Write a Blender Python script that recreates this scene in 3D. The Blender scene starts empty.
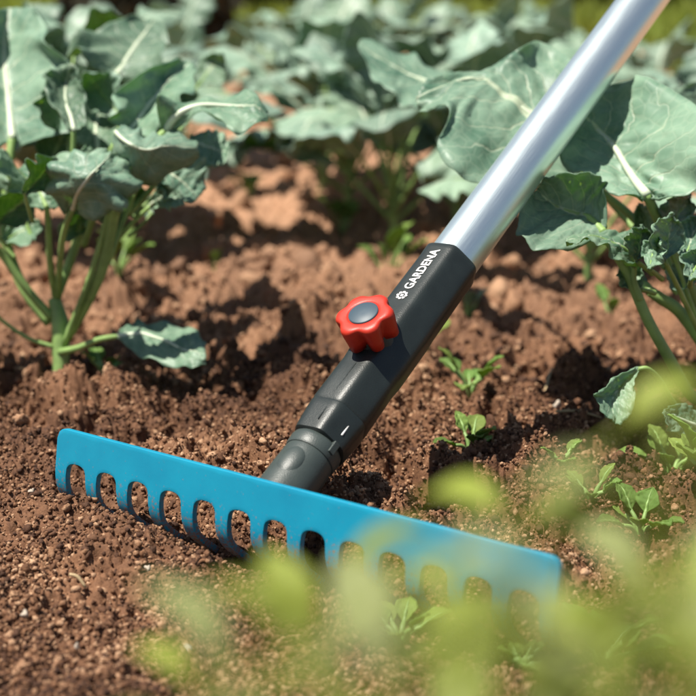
import bpy, math, random
import numpy as np
from mathutils import Vector, Matrix

S = bpy.context.scene
C = S.collection
rad = math.radians

# ------------------------------------------------------------------ camera
F = 1500.0
CAMH = 0.348
PITCH = math.atan(398.0 / F)
cam_d = bpy.data.cameras.new('camera')
cam = bpy.data.objects.new('camera', cam_d)
C.objects.link(cam)
cam.location = (0, 0, CAMH)
cam.rotation_euler = (rad(90) - PITCH, 0, 0)
cam_d.sensor_width = 36
cam_d.lens = 36 * F / 696
cam_d.clip_start = 0.02
cam_d.clip_end = 600
cam_d.dof.use_dof = True
cam_d.dof.focus_distance = 0.94
cam_d.dof.aperture_fstop = 7.0
cam_d.dof.aperture_blades = 0
S.camera = cam

# ------------------------------------------------------------------ light
SUN = Vector((-0.37, -0.14, 0.92)).normalized()      # towards the sun
w = bpy.data.worlds.new('World')
S.world = w
w.use_nodes = True
nt = w.node_tree
bg = nt.nodes['Background']
sky = nt.nodes.new('ShaderNodeTexSky')
sky.sky_type = 'NISHITA'
sky.sun_disc = False
sky.sun_elevation = math.asin(SUN.z)
sky.sun_rotation = math.atan2(SUN.x, SUN.y)
sky.dust_density = 1.0
sky.air_density = 1.2
nt.links.new(sky.outputs[0], bg.inputs[0])
bg.inputs[1].default_value = 0.05
ld = bpy.data.lights.new('sun', 'SUN')
ld.energy = 5.0
ld.angle = rad(0.55)
ld.color = (1.0, 0.94, 0.84)
lo = bpy.data.objects.new('sun', ld)
C.objects.link(lo)
lo.rotation_euler = (-SUN).to_track_quat('-Z', 'Y').to_euler()
lo.location = SUN * 5
S.view_settings.view_transform = 'Standard'
S.view_settings.look = 'None'
S.view_settings.gamma = 1
S.view_settings.use_curve_mapping = False
S.view_settings.exposure = 0.72
S.render.engine = 'CYCLES'
S.cycles.use_denoising = True
S.cycles.max_bounces = 6
S.cycles.transparent_max_bounces = 6

cp, sp_ = math.cos(PITCH), math.sin(PITCH)


def P(px, py, Z):
    """pixel of the 696 px photograph at distance Z along the view -> world"""
    X = (px - 348) / F * Z
    Y = (348 - py) / F * Z
    return Vector((X, Z * cp + Y * sp_, CAMH + Y * cp - Z * sp_))


def G(px, py, z=0.0):
    """where that pixel meets the height z"""
    a = P(px, py, 1.0) - Vector((0, 0, CAMH))
    k = (z - CAMH) / a.z
    return Vector((a.x * k, a.y * k, z))


# ------------------------------------------------------------------ noise
def hsh(ix, iy, s):
    n = (ix.astype(np.int64) * 374761393 + iy.astype(np.int64) * 668265263 + s * 2147483647) & 0xffffffff
    n = ((n ^ (n >> 13)) * 1274126177) & 0xffffffff
    n = n ^ (n >> 16)
    return (n & 0xffffff) / float(0xffffff)


def vnoise(x, y, s=0):
    x = np.asarray(x, float); y = np.asarray(y, float)
    ix = np.floor(x); iy = np.floor(y)
    fx = x - ix; fy = y - iy
    fx = fx * fx * fx * (fx * (fx * 6 - 15) + 10); fy = fy * fy * fy * (fy * (fy * 6 - 15) + 10)
    a = hsh(ix, iy, s); b = hsh(ix + 1, iy, s); c = hsh(ix, iy + 1, s); d = hsh(ix + 1, iy + 1, s)
    return ((a * (1 - fx) + b * fx) * (1 - fy) + (c * (1 - fx) + d * fx) * fy) * 2 - 1


def fbm(x, y, s=0, o=4):
    t = 0; a = 1.0; f = 1.0
    for k in range(o):
        t = t + a * vnoise(x * f + 17.3 * k, y * f - 9.1 * k, s + k); a *= .5; f *= 2.03
    return t


def bumps(x, y, cell, dens, s):
    """overlapping round clods in jittered cells, result 0..1 (height in clod radii)"""
    X = np.asarray(x, float) / cell; Y = np.asarray(y, float) / cell
    ix = np.floor(X); iy = np.floor(Y)
    out = np.zeros_like(X)
    for dx in (-1, 0, 1):
        for dy in (-1, 0, 1):
            cx = ix + dx; cy = iy + dy
            jx = cx + hsh(cx, cy, s); jy = cy + hsh(cx, cy, s + 1)
            r = .25 + .6 * hsh(cx, cy, s + 2) ** 2
            r = np.where(hsh(cx, cy, s + 3) < dens, r, 0.001)
            an = hsh(cx, cy, s + 4) * 3.14
            ax = 1.0 + .2 * hsh(cx, cy, s + 5)
            ddx = (X - jx); ddy = (Y - jy)
            u = ddx * np.cos(an) + ddy * np.sin(an); v = -ddx * np.sin(an) + ddy * np.cos(an)
            q = 1 - (u * u + v * v * ax * ax) / (r * r)
            out = np.maximum(out, np.sqrt(np.maximum(q, 0)) * r)
    return out


def sstep(a, b, x):
    t = np.clip((x - a) / (b - a), 0, 1)
    return t * t * (3 - 2 * t)


HEAD_M = Vector((-.0410, .7997, 0))
AZ = rad(36.3)
TH = rad(31.1)
HD = Vector((math.cos(AZ), -math.sin(AZ), 0))          # along the rake head, towards the near right end
HN = Vector((math.sin(AZ), math.cos(AZ), 0))           # behind the head


def soil_h(x, y):
    x = np.asarray(x, float); y = np.asarray(y, float)
    wx = x + .010 * fbm(x * 30, y * 30, 91, 2); wy = y + .010 * fbm(x * 30, y * 30, 97, 2)
    # coordinates relative to the rake head
    a = (x - HEAD_M.x) * HD.x + (y - HEAD_M.y) * HD.y
    b = (x - HEAD_M.x) * HN.x + (y - HEAD_M.y) * HN.y
    raked = 1 - sstep(-.03, .10, b + .03 * fbm(x * 9, y * 9, 31, 2))     # fine raked soil on the near side
    far = sstep(1.35, 2.6, y)
    rough = (1 - raked) * (1 - .55 * far)
    h = .012 * fbm(x * 3.1, y * 3.1, 3, 3) + .006 * fbm(x * 9, y * 9, 5, 3) * (1 - .5 * raked)
    h += .05 * far * .3 * fbm(x * 1.2, y * 1.2, 44, 2)
    near = 1 - sstep(1.3, 2.2, y)
    h += .006 * fbm(x * 60, y * 60, 57, 3) * (1 - .7 * raked) * (1 - sstep(2.5, 4, y))
    wx2 = wx + .0032 * fbm(x * 190, y * 190, 191, 3); wy2 = wy + .0032 * fbm(x * 190, y * 190, 197, 3)
    h += bumps(wx2, wy2, .085, .7, 10) * .030 * rough * (1 - .5 * sstep(1.25, 1.7, y))
    h += bumps(wx2, wy2, .034, .7, 20) * .022 * (.15 + .9 * rough)
    h += bumps(wx2, wy2, .016, .75, 30) * .010 * (.30 + .8 * rough)
    h += bumps(wx, wy, .0078, .8, 40) * .0050 * near * (.6 + .5 * rough)
    h += bumps(x, y, .0036, .95, 60) * .0026 * (1 - sstep(1.05, 1.4, y))
    h += .0030 * fbm(x * 170, y * 170, 50, 4) * near
    h -= .010 * rough * np.maximum(0, fbm(x * 22, y * 22, 71, 2))
    # soil dragged up behind the head, dip right at the tines
    inl = sstep(-.23, -.17, a) * (1 - sstep(.17, .23, a))
    h += inl * .014 * np.exp(-((b - .085) / .035) ** 2)
    lft = 1 - sstep(-.16, .02, a)
    h += inl * .015 * (.45 + .55 * lft) * (1 + .5 * fbm(x * 28, y * 28, 123, 2)) * np.exp(-((b + .022) / .030) ** 2)
    h -= inl * .014 * sstep(.02, .16, a) * np.exp(-((b + .01) / .04) ** 2)
    h -= inl * .011 * np.exp(-((b - .016) / .014) ** 2)
    return h - .012


def H(x, y):
    return float(soil_h(np.array([x]), np.array([y]))[0])


# ------------------------------------------------------------------ mesh helpers
def mesh_from(name, V, Fc, smooth=True):
    me = bpy.data.meshes.new(name)
    V = np.asarray(V, np.float32).reshape(-1, 3)
    me.vertices.add(len(V)); me.vertices.foreach_set('co', V.ravel())
    Fc = np.asarray(Fc, np.int32)
    n, k = Fc.shape
    me.loops.add(n * k); me.loops.foreach_set('vertex_index', Fc.ravel())
    me.polygons.add(n)
    me.polygons.foreach_set('loop_start', np.arange(0, n * k, k, dtype=np.int32))
    me.polygons.foreach_set('loop_total', np.full(n, k, dtype=np.int32))
    me.polygons.foreach_set('use_smooth', np.full(n, smooth, dtype=bool))
    me.update(calc_edges=True)
    return me


def pymesh(name, V, Fc, smooth=True):
    me = bpy.data.meshes.new(name)
    me.from_pydata([tuple(v) for v in V], [], Fc)
    for p in me.polygons: p.use_smooth = smooth
    me.update()
    return me


def link(name, me, mat, parent=None):
    o = bpy.data.objects.new(name, me)
    if mat: me.materials.append(mat)
    C.objects.link(o)
    if parent:
        o.parent = parent
        o.matrix_parent_inverse = parent.matrix_world.inverted()
    return o


def tag(o, label=None, cat=None, group=None, kind=None):
    if label: o['label'] = label
    if cat: o['category'] = cat
    if group: o['group'] = group
    if kind: o['kind'] = kind
    return o


def empty(name, loc, label=None, cat=None, group=None):
    o = bpy.data.objects.new(name, None)
    o.empty_display_size = .02
    C.objects.link(o)
    o.location = loc
    o.matrix_world = Matrix.Translation(loc)
    return tag(o, label, cat, group)


def grid_faces(nu, nv, wrap=False):
    i = np.arange(nu - 1)[:, None]
    j = np.arange(nv if wrap else nv - 1)[None, :]
    j2 = (j + 1) % nv
    return np.stack([i * nv + j, i * nv + j2, (i + 1) * nv + j2, (i + 1) * nv + j], -1).reshape(-1, 4)


def crom(pts, n):
    """Catmull-Rom through pts, n samples"""
    Pn = np.array([tuple(p) for p in pts], float)
    if len(Pn) == 2: return np.linspace(Pn[0], Pn[1], n)
    Q = np.vstack([2 * Pn[0] - Pn[1], Pn, 2 * Pn[-1] - Pn[-2]])
    t = np.linspace(0, len(Pn) - 1 - 1e-9, n); i = np.floor(t).astype(int); f = (t - i)[:, None]
    a, b, c, d = Q[i], Q[i + 1], Q[i + 2], Q[i + 3]
    return .5 * ((2 * b) + (-a + c) * f + (2 * a - 5 * b + 4 * c - d) * f * f + (-a + 3 * b - 3 * c + d) * f ** 3)


def tube_mesh(name, path, radii, seg=10, n=None, flat=1.0):
    n = n or max(6, len(path) * 5)
    Q = crom(path, n)
    r = np.interp(np.linspace(0, 1, n), np.linspace(0, 1, len(radii)), radii)
    T = np.gradient(Q, axis=0); T /= np.linalg.norm(T, axis=1)[:, None] + 1e-12
    up = np.array([.31, .17, .93])
    A = np.cross(T, up); A /= np.linalg.norm(A, axis=1)[:, None] + 1e-9
    B = np.cross(A, T)
    ph = np.arange(seg) / seg * 2 * np.pi
    V = Q[:, None] + r[:, None, None] * (np.cos(ph)[None, :, None] * A[:, None] + flat * np.sin(ph)[None, :, None] * B[:, None])
    V = V.reshape(-1, 3)
    Fq = [tuple(f) for f in grid_faces(n, seg, True)]
    Fq.append(tuple(range(seg))[::-1]); Fq.append(tuple((n - 1) * seg + k for k in range(seg)))
    return pymesh(name, V, Fq)


# ------------------------------------------------------------------ materials
def mat_new(name):
    m = bpy.data.materials.new(name); m.use_nodes = True
    nt = m.node_tree
    return m, nt, nt.nodes['Principled BSDF'], nt.nodes['Material Output']


def N(nt, typ, **kw):
    n = nt.nodes.new(typ)
    for k, v in kw.items():
        if k.startswith('i_'):
            key = k[2:]
            n.inputs[int(key) if key.isdigit() else key.replace('_', ' ')].default_value = v
        else: setattr(n, k, v)
    return n


def ramp(nt, fac, stops):
    r = nt.nodes.new('ShaderNodeValToRGB')
    e = r.color_ramp.elements
    while len(e) < len(stops): e.new(.5)
    for el, (p, c) in zip(e, stops):
        el.position = p; el.color = (*c, 1) if len(c) == 3 else c
    nt.links.new(fac, r.inputs[0])
    return r


def soil_material(name, crumbs=False):
    m, nt, b, out = mat_new(name); L = nt.links.new
    geo = N(nt, 'ShaderNodeNewGeometry')
    n1 = N(nt, 'ShaderNodeTexNoise', i_Scale=7.0, i_Detail=5.0)
    n2 = N(nt, 'ShaderNodeTexNoise', i_Scale=240.0, i_Detail=4.0, i_Roughness=.7)
    L(geo.outputs['Position'], n1.inputs['Vector']); L(geo.outputs['Position'], n2.inputs['Vector'])
    mx = N(nt, 'ShaderNodeMath', operation='MULTIPLY_ADD', i_1=.45, i_2=0.0)
    L(n2.outputs['Fac'], mx.inputs[0])
    ad = N(nt, 'ShaderNodeMath', operation='MULTIPLY_ADD', i_1=.55)
    L(n1.outputs['Fac'], ad.inputs[0]); L(mx.outputs[0], ad.inputs[2])
    src = ad.outputs[0]
    if crumbs:
        rnd = N(nt, 'ShaderNodeMath', operation='MULTIPLY_ADD', i_1=.46, i_2=-.23)
        L(geo.outputs['Random Per Island'], rnd.inputs[0])
        a2 = N(nt, 'ShaderNodeMath', operation='ADD'); L(src, a2.inputs[0]); L(rnd.outputs[0], a2.inputs[1]); src = a2.outputs[0]
    r = ramp(nt, src, [(.22, (.030, .012, .006)), (.42, (.088, .038, .018)), (.58, (.188, .089, .043)), (.80, (.50, .31, .185))])
    # soil colour turns paler and pinker with distance along Y
    sx = N(nt, 'ShaderNodeSeparateXYZ'); L(geo.outputs['Position'], sx.inputs[0])
    mr = N(nt, 'ShaderNodeMapRange', i_1=1.22, i_2=2.0, i_3=0.0, i_4=.8); L(sx.outputs['Y'], mr.inputs[0])
    mix = N(nt, 'ShaderNodeMix', data_type='RGBA', blend_type='MIX')
    mix.inputs[7].default_value = (.42, .238, .140, 1)
    L(mr.outputs[0], mix.inputs[0]); L(r.outputs[0], mix.inputs[6]); L(mix.outputs[2], b.inputs['Base Color'])
    b.inputs['Roughness'].default_value = .82
    b.inputs['Specular IOR Level'].default_value = .35
    bp = N(nt, 'ShaderNodeBump', i_Strength=.55, i_Distance=.0012)
    n3 = N(nt, 'ShaderNodeTexNoise', i_Scale=900.0, i_Detail=3.0); L(geo.outputs['Position'], n3.inputs['Vector'])
    L(n3.outputs['Fac'], bp.inputs['Height']); L(bp.outputs[0], b.inputs['Normal'])
    return m


def leaf_material(name, top, dark, vein, trans, rough=.44, nveins=6.5, tfac=.22, gloss=.45):
    m, nt, b, out = mat_new(name); L = nt.links.new
    uv = N(nt, 'ShaderNodeUVMap'); sp = N(nt, 'ShaderNodeSeparateXYZ'); L(uv.outputs[0], sp.inputs[0])
    geo = N(nt, 'ShaderNodeNewGeometry')
    nz = N(nt, 'ShaderNodeTexNoise', i_Scale=34.0, i_Detail=3.0); L(geo.outputs['Position'], nz.inputs['Vector'])
    # v in 0..1 -> |v|
    v = N(nt, 'ShaderNodeMath', operation='MULTIPLY_ADD', i_1=2.0, i_2=-1.0); L(sp.outputs['Y'], v.inputs[0])
    av = N(nt, 'ShaderNodeMath', operation='ABSOLUTE'); L(v.outputs[0], av.inputs[0])
    # side veins
    q = N(nt, 'ShaderNodeMath', operation='MULTIPLY', i_1=-2.6); L(av.outputs[0], q.inputs[0])
    q1 = N(nt, 'ShaderNodeMath', operation='MULTIPLY_ADD', i_1=nveins); L(sp.outputs['X'], q1.inputs[0]); L(q.outputs[0], q1.inputs[2])
    q2 = N(nt, 'ShaderNodeMath', operation='MULTIPLY_ADD', i_1=1.1); L(nz.outputs['Fac'], q2.inputs[0]); L(q1.outputs[0], q2.inputs[2])
    sg = N(nt, 'ShaderNodeMath', operation='MULTIPLY_ADD', i_1=.23); L(sp.outputs['Y'], sg.inputs[0]); L(q2.outputs[0], sg.inputs[2])
    pp = N(nt, 'ShaderNodeMath', operation='PINGPONG', i_1=.5); L(sg.outputs[0], pp.inputs[0])
    mr = N(nt, 'ShaderNodeMapRange', interpolation_type='SMOOTHSTEP', i_1=.055, i_2=.0, i_3=0.0, i_4=1.0); L(pp.outputs[0], mr.inputs[0])
    fade = N(nt, 'ShaderNodeMapRange', i_1=.95, i_2=.35, i_3=.15, i_4=.9); L(av.outputs[0], fade.inputs[0])
    sv = N(nt, 'ShaderNodeMath', operation='MULTIPLY'); L(mr.outputs[0], sv.inputs[0]); L(fade.outputs[0], sv.inputs[1])
    # net of fine veins
    vo = N(nt, 'ShaderNodeTexVoronoi', feature='DISTANCE_TO_EDGE', i_Scale=95.0); L(geo.outputs['Position'], vo.inputs['Vector'])
    vr = N(nt, 'ShaderNodeMapRange', i_1=.10, i_2=.0, i_3=0.0, i_4=.16); L(vo.outputs['Distance'], vr.inputs[0])
    # midrib
    wr = N(nt, 'ShaderNodeMapRange', i_1=0.0, i_2=1.0, i_3=.075, i_4=.02); L(sp.outputs['X'], wr.inputs[0])
    mm = N(nt, 'ShaderNodeMath', operation='LESS_THAN'); L(av.outputs[0], mm.inputs[0]); L(wr.outputs[0], mm.inputs[1])
    mx = N(nt, 'ShaderNodeMath', operation='MAXIMUM'); L(sv.outputs[0], mx.inputs[0]); L(vr.outputs[0], mx.inputs[1])
    mk = N(nt, 'ShaderNodeMath', operation='MAXIMUM'); L(mx.outputs[0], mk.inputs[0])
    m9 = N(nt, 'ShaderNodeMath', operation='MULTIPLY', i_1=.95); L(mm.outputs[0], m9.inputs[0]); L(m9.outputs[0], mk.inputs[1])
    nb = N(nt, 'ShaderNodeTexNoise', i_Scale=22.0, i_Detail=4.0, i_Roughness=.6); L(geo.outputs['Position'], nb.inputs['Vector'])
    base = ramp(nt, nb.outputs['Fac'], [(.3, dark), (.62, top)])
    oi = N(nt, 'ShaderNodeObjectInfo')
    hs = N(nt, 'ShaderNodeHueSaturation')
    hv = N(nt, 'ShaderNodeMapRange', i_3=.74, i_4=1.28); L(oi.outputs['Random'], hv.inputs[0]); L(hv.outputs[0], hs.inputs['Value'])
    ps = N(nt, 'ShaderNodeMath', operation='PINGPONG', i_1=.13); L(oi.outputs['Random'], ps.inputs[0])
    hh = N(nt, 'ShaderNodeMath', operation='MULTIPLY_ADD', i_1=.35, i_2=.475); L(ps.outputs[0], hh.inputs[0]); L(hh.outputs[0], hs.inputs['Hue'])
    L(base.outputs[0], hs.inputs['Color'])
    mix = N(nt, 'ShaderNodeMix', data_type='RGBA'); mix.inputs[7].default_value = (*vein, 1)
    L(mk.outputs[0], mix.inputs[0]); L(hs.outputs[0], mix.inputs[6])
    L(mix.outputs[2], b.inputs['Base Color'])
    b.inputs['Roughness'].default_value = rough
    b.inputs['Specular IOR Level'].default_value = gloss
    bp = N(nt, 'ShaderNodeBump', invert=True, i_Strength=.55, i_Distance=.0011)
    L(mx.outputs[0], bp.inputs['Height']); L(bp.outputs[0], b.inputs['Normal'])
    tr = N(nt, 'ShaderNodeBsdfTranslucent')
    tm = N(nt, 'ShaderNodeMix', data_type='RGBA'); tm.inputs[6].default_value = (*trans, 1)
    tm.inputs[7].default_value = (min(1, trans[0] * 2.2), min(1, trans[1] * 1.8), trans[2] * 2, 1)
    L(mk.outputs[0], tm.inputs[0]); L(tm.outputs[2], tr.inputs['Color'])
    ms = N(nt, 'ShaderNodeMixShader', i_0=tfac); L(b.outputs[0], ms.inputs[1]); L(tr.outputs[0], ms.inputs[2])
    L(ms.outputs[0], out.inputs['Surface'])
    return m


def plain(name, col, rough=.5, metal=0, spec=.5, noise=.0, nscale=40, bump=0.0, bscale=300, trans=None):
    m, nt, b, out = mat_new(name); L = nt.links.new
    geo = N(nt, 'ShaderNodeNewGeometry')
    nz = N(nt, 'ShaderNodeTexNoise', i_Scale=nscale, i_Detail=4.0); L(geo.outputs['Position'], nz.inputs['Vector'])
    d = tuple(c * (1 - noise) for c in col); l = tuple(min(1, c * (1 + noise)) for c in col)
    r = ramp(nt, nz.outputs['Fac'], [(.3, d), (.7, l)]); L(r.outputs[0], b.inputs['Base Color'])
    b.inputs['Roughness'].default_value = rough; b.inputs['Metallic'].default_value = metal
    b.inputs['Specular IOR Level'].default_value = spec
    if bump:
        n2 = N(nt, 'ShaderNodeTexNoise', i_Scale=bscale, i_Detail=2.0); L(geo.outputs['Position'], n2.inputs['Vector'])
        bp = N(nt, 'ShaderNodeBump', i_Strength=bump, i_Distance=.0004); L(n2.outputs['Fac'], bp.inputs['Height']); L(bp.outputs[0], b.inputs['Normal'])
    if trans:
        tr = N(nt, 'ShaderNodeBsdfTranslucent'); tr.inputs[0].default_value = (*trans, 1)
        ms = N(nt, 'ShaderNodeMixShader', i_0=.4); L(b.outputs[0], ms.inputs[1]); L(tr.outputs[0], ms.inputs[2]); L(ms.outputs[0], out.inputs['Surface'])
    return m


M_soil = soil_material('soil')
M_crumb = soil_material('soil_crumb', True)
M_leaf = leaf_material('brassica_leaf', (.255, .385, .275), (.085, .180, .120), (.58, .64, .50), (.24, .44, .02), tfac=.36)
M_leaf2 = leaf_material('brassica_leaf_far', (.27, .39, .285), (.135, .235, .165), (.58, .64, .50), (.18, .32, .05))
M_stem = plain('brassica_stem', (.23, .36, .11), .5, noise=.25, nscale=60)
M_rib = plain('pale_midrib', (.55, .62, .46), .45, noise=.1)
M_weed = leaf_material('weed_leaf', (.20, .30, .07), (.12, .21, .05), (.34, .42, .16), (.30, .48, .05), tfac=.35, rough=.65, gloss=.2)
M_sprig = plain('sprig_leaf', (.25, .30, .045), .6, noise=.35, nscale=14, trans=(.50, .56, .05))
M_pale = plain('pale_sprig_leaf', (.34, .38, .15), .6, noise=.25, nscale=14, trans=(.50, .54, .16))
M_grass = plain('grass', (.26, .32, .05), .7, noise=.4, nscale=4, trans=(.3, .4, .05))
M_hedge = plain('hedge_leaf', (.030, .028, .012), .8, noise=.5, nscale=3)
M_stone = plain('pale_stone', (.42, .35, .28), .8, noise=.15, bump=.4)
M_straw = plain('straw', (.42, .31, .17), .8, noise=.2)


# ------------------------------------------------------------------ ground
def build_ground():
    ys = [-6, -3, -1.5, -.7, -.2, 0, .12, .22, .3, .37, .43, .48, .52]
    y = .55
    while y < 90:
        ys.append(y)
        y += .00125 * max(1, (y / .95)) ** 2.2 if y < 6 else .09 * (y / 6) ** 2.2
    ys = np.array(ys)
    t = np.linspace(-.30, .30, 680)
    side = np.array(list(np.arange(.303, .42, .0035)) + [.43, .445, .465, .49, .55, .7, .9, 1.3, 2, 3.5, 7, 15])
    t = np.concatenate([-side[::-1], t, side])
    Y = np.repeat(ys[:, None], len(t), 1)
    X = t[None, :] * np.maximum(ys, .7)[:, None]
    Z = soil_h(X.ravel(), Y.ravel()).reshape(X.shape)
    V = np.stack([X, Y, Z], -1).reshape(-1, 3)
    me = mesh_from('ground', V, grid_faces(len(ys), len(t))[:, ::-1])
    o = link('ground', me, M_soil)
    tag(o, kind='structure')
    print('ground', len(V))


build_ground()


# ------------------------------------------------------------------ loose crumbs
def ico(sub):
    p = (1 + 5 ** .5) / 2
    V = [(-1, p, 0), (1, p, 0), (-1, -p, 0), (1, -p, 0), (0, -1, p), (0, 1, p), (0, -1, -p), (0, 1, -p), (p, 0, -1), (p, 0, 1), (-p, 0, -1), (-p, 0, 1)]
    V = [np.array(v) / np.linalg.norm(v) for v in V]
    Fc = [(0, 11, 5), (0, 5, 1), (0, 1, 7), (0, 7, 10), (0, 10, 11), (1, 5, 9), (5, 11, 4), (11, 10, 2), (10, 7, 6), (7, 1, 8), (3, 9, 4), (3, 4, 2), (3, 2, 6), (3, 6, 8), (3, 8, 9), (4, 9, 5), (2, 4, 11), (6, 2, 10), (8, 6, 7), (9, 8, 1)]
    for _ in range(sub):
        cache = {}; nf = []
        def mid(a, b):
            k = (min(a, b), max(a, b))
            if k not in cache:
                v = V[a] + V[b]; V.append(v / np.linalg.norm(v)); cache[k] = len(V) - 1
            return cache[k]
        for a, b, c in Fc:
            ab, bc, ca = mid(a, b), mid(b, c), mid(c, a)
            nf += [(a, ab, ca), (b, bc, ab), (c, ca, bc), (ab, bc, ca)]
        Fc = nf
    return np.array(V), np.array(Fc)


def scatter(x, y, r, sub, rng, sink=.25, zoff=None):
    Vb, Fb = ico(sub); n = len(x); k = len(Vb)
    sc = r[:, None] * (1 + .38 * (rng.random((n, 3)) - .5) * 2)
    q = rng.normal(size=(n, 4)); q /= np.linalg.norm(q, axis=1)[:, None]
    a, b, c, d = q.T
    R = np.stack([1 - 2 * (c * c + d * d), 2 * (b * c - a * d), 2 * (b * d + a * c), 2 * (b * c + a * d), 1 - 2 * (b * b + d * d), 2 * (c * d - a * b), 2 * (b * d - a * c), 2 * (c * d + a * b), 1 - 2 * (b * b + c * c)], -1).reshape(n, 3, 3)
    jit = 1 + .58 * (rng.random((n, k, 1)) - .5) * (1.0 if sub < 2 else .75)
    if sub == 2:
        D = rng.normal(size=(n, 4, 3)); D /= np.linalg.norm(D, axis=2)[:, :, None]
        dots = np.einsum('kc,nmc->nkm', Vb, D)
        jit = jit * (1 + .22 * np.sin(dots * 4.0).sum(2, keepdims=True) * .5)
    P3 = Vb[None] * jit * sc[:, None]
    P3 = np.einsum('nij,nkj->nki', R, P3)
    z = soil_h(x, y) if zoff is None else zoff
    P3 += np.stack([x, y, z + r * (1 - 2 * sink) * .6], -1)[:, None]
    Fa = (Fb[None] + (np.arange(n) * k)[:, None, None]).reshape(-1, 3)
    return P3.reshape(-1, 3), Fa


def merge(parts):
    Vs = []; Fs = []; o = 0
    for V, Fc in parts:
        Vs.append(V); Fs.append(Fc + o); o += len(V)
    return np.vstack(Vs), np.vstack(Fs)


rng = np.random.default_rng(7)


def field(n, y0, y1, mask=None):
    """ground points even over the picture-like wedge of ground"""
    y = y0 * (y1 / y0) ** rng.random(int(n))
    x = (rng.random(int(n)) * 2 - 1) * .33 * y
    return x, y


parts = []
x, y = field(170000, .60, 1.22); keep = (vnoise(x * 14, y * 14, 77) + .9 * rng.random(len(x))) > .05
x, y = x[keep], y[keep]
parts.append(scatter(x, y, (.00055 + .0011 * rng.random(len(x)) ** 2) , 0, rng, .2))
x, y = field(11000, .60, 1.35); parts.append(scatter(x, y, .0010 + .0015 * rng.random(len(x)) ** 2, 1, rng, .3))
x, y = field(260, .9, 2.0)
a = (x - HEAD_M.x) * HD.x + (y - HEAD_M.y) * HD.y; b = (x - HEAD_M.x) * HN.x + (y - HEAD_M.y) * HN.y
k = (b > .05); x, y = x[k], y[k]
parts.append(scatter(x, y, (.003 + .004 * rng.random(len(x)) ** 3), 2, rng, .45))
x, y = field(9000, 1.15, 2.3); parts.append(scatter(x, y, .0014 + .0035 * rng.random(len(x)) ** 2.5, 1, rng, .35))
x, y = field(1300, 1.5, 4); parts.append(scatter(x, y, .006 + .010 * rng.random(len(x)) ** 2, 1, rng, .45))
V, Fc = merge(parts)
crumbs = link('soil_crumbs', mesh_from('soil_crumbs', V, Fc), M_crumb)
tag(crumbs, 'loose reddish brown soil crumbs and clods lying over the bed', 'soil crumbs', kind='stuff')
print('crumbs', len(V))


# ------------------------------------------------------------------ the rake
M_blade, nt_, b_, o_ = mat_new('turquoise_paint')
L = nt_.links.new
geo = N(nt_, 'ShaderNodeNewGeometry')
nz = N(nt_, 'ShaderNodeTexNoise', i_Scale=45.0, i_Detail=5.0); L(geo.outputs['Position'], nz.inputs['Vector'])
r_ = ramp(nt_, nz.outputs['Fac'], [(.25, (.0015, .225, .37)), (.75, (.003, .275, .425))])
# dust and soil sticking low on the tines
sx_ = N(nt_, 'ShaderNodeSeparateXYZ'); L(geo.outputs['Position'], sx_.inputs[0])
hz_ = N(nt_, 'ShaderNodeMapRange', i_1=.040, i_2=.006, i_3=-.12, i_4=.20); L(sx_.outputs['Z'], hz_.inputs[0])
vn = N(nt_, 'ShaderNodeTexNoise', i_Scale=520.0, i_Detail=3.0); L(geo.outputs['Position'], vn.inputs['Vector'])
ad_ = N(nt_, 'ShaderNodeMath', operation='ADD'); L(vn.outputs['Fac'], ad_.inputs[0]); L(hz_.outputs[0], ad_.inputs[1])
mk_ = N(nt_, 'ShaderNodeMapRange', i_1=.56, i_2=.74, i_3=0.0, i_4=.85); L(ad_.outputs[0], mk_.inputs[0])
mx_ = N(nt_, 'ShaderNodeMix', data_type='RGBA'); mx_.inputs[7].default_value = (.24, .11, .07, 1)
L(mk_.outputs[0], mx_.inputs[0]); L(r_.outputs[0], mx_.inputs[6]); L(mx_.outputs[2], b_.inputs['Base Color'])
rr = N(nt_, 'ShaderNodeMapRange', i_1=0.0, i_2=1.0, i_3=.40, i_4=.9); L(mk_.outputs[0], rr.inputs[0]); L(rr.outputs[0], b_.inputs['Roughness'])
bp_ = N(nt_, 'ShaderNodeBump', i_Strength=.12, i_Distance=.0003); L(vn.outputs['Fac'], bp_.inputs['Height']); L(bp_.outputs[0], b_.inputs['Normal'])

M_black = plain('black_plastic', (.017, .023, .022), .40, noise=.15, nscale=80, bump=.35, bscale=1400)
M_grey = plain('grey_plastic', (.045, .058, .054), .42, noise=.12, nscale=80, bump=.35, bscale=1400)
M_red = plain('red_plastic', (.47, .026, .010), .46, noise=.08, nscale=60, bump=.15, bscale=900)
M_cap = plain('blue_grey_cap', (.045, .075, .10), .5, noise=.08)
M_print = plain('white_print', (.78, .78, .76), .5)
M_alu, nt_, b_, o_ = mat_new('brushed_aluminium'); L = nt_.links.new
b_.inputs['Metallic'].default_value = .92
b_.inputs['Base Color'].default_value = (.78, .88, .88, 1)
uvn = N(nt_, 'ShaderNodeUVMap'); mp = N(nt_, 'ShaderNodeMapping'); mp.inputs['Scale'].default_value = (14, 260, 1)
L(uvn.outputs[0], mp.inputs[0]); nz = N(nt_, 'ShaderNodeTexNoise', i_Scale=1.0, i_Detail=3.0); L(mp.outputs[0], nz.inputs['Vector'])
rr = N(nt_, 'ShaderNodeMapRange', i_1=.2, i_2=.8, i_3=.30, i_4=.44); L(nz.outputs['Fac'], rr.inputs[0]); L(rr.outputs[0], b_.inputs['Roughness'])
bp_ = N(nt_, 'ShaderNodeBump', i_Strength=.10, i_Distance=.0003); L(nz.outputs['Fac'], bp_.inputs['Height']); L(bp_.outputs[0], b_.inputs['Normal'])

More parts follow.
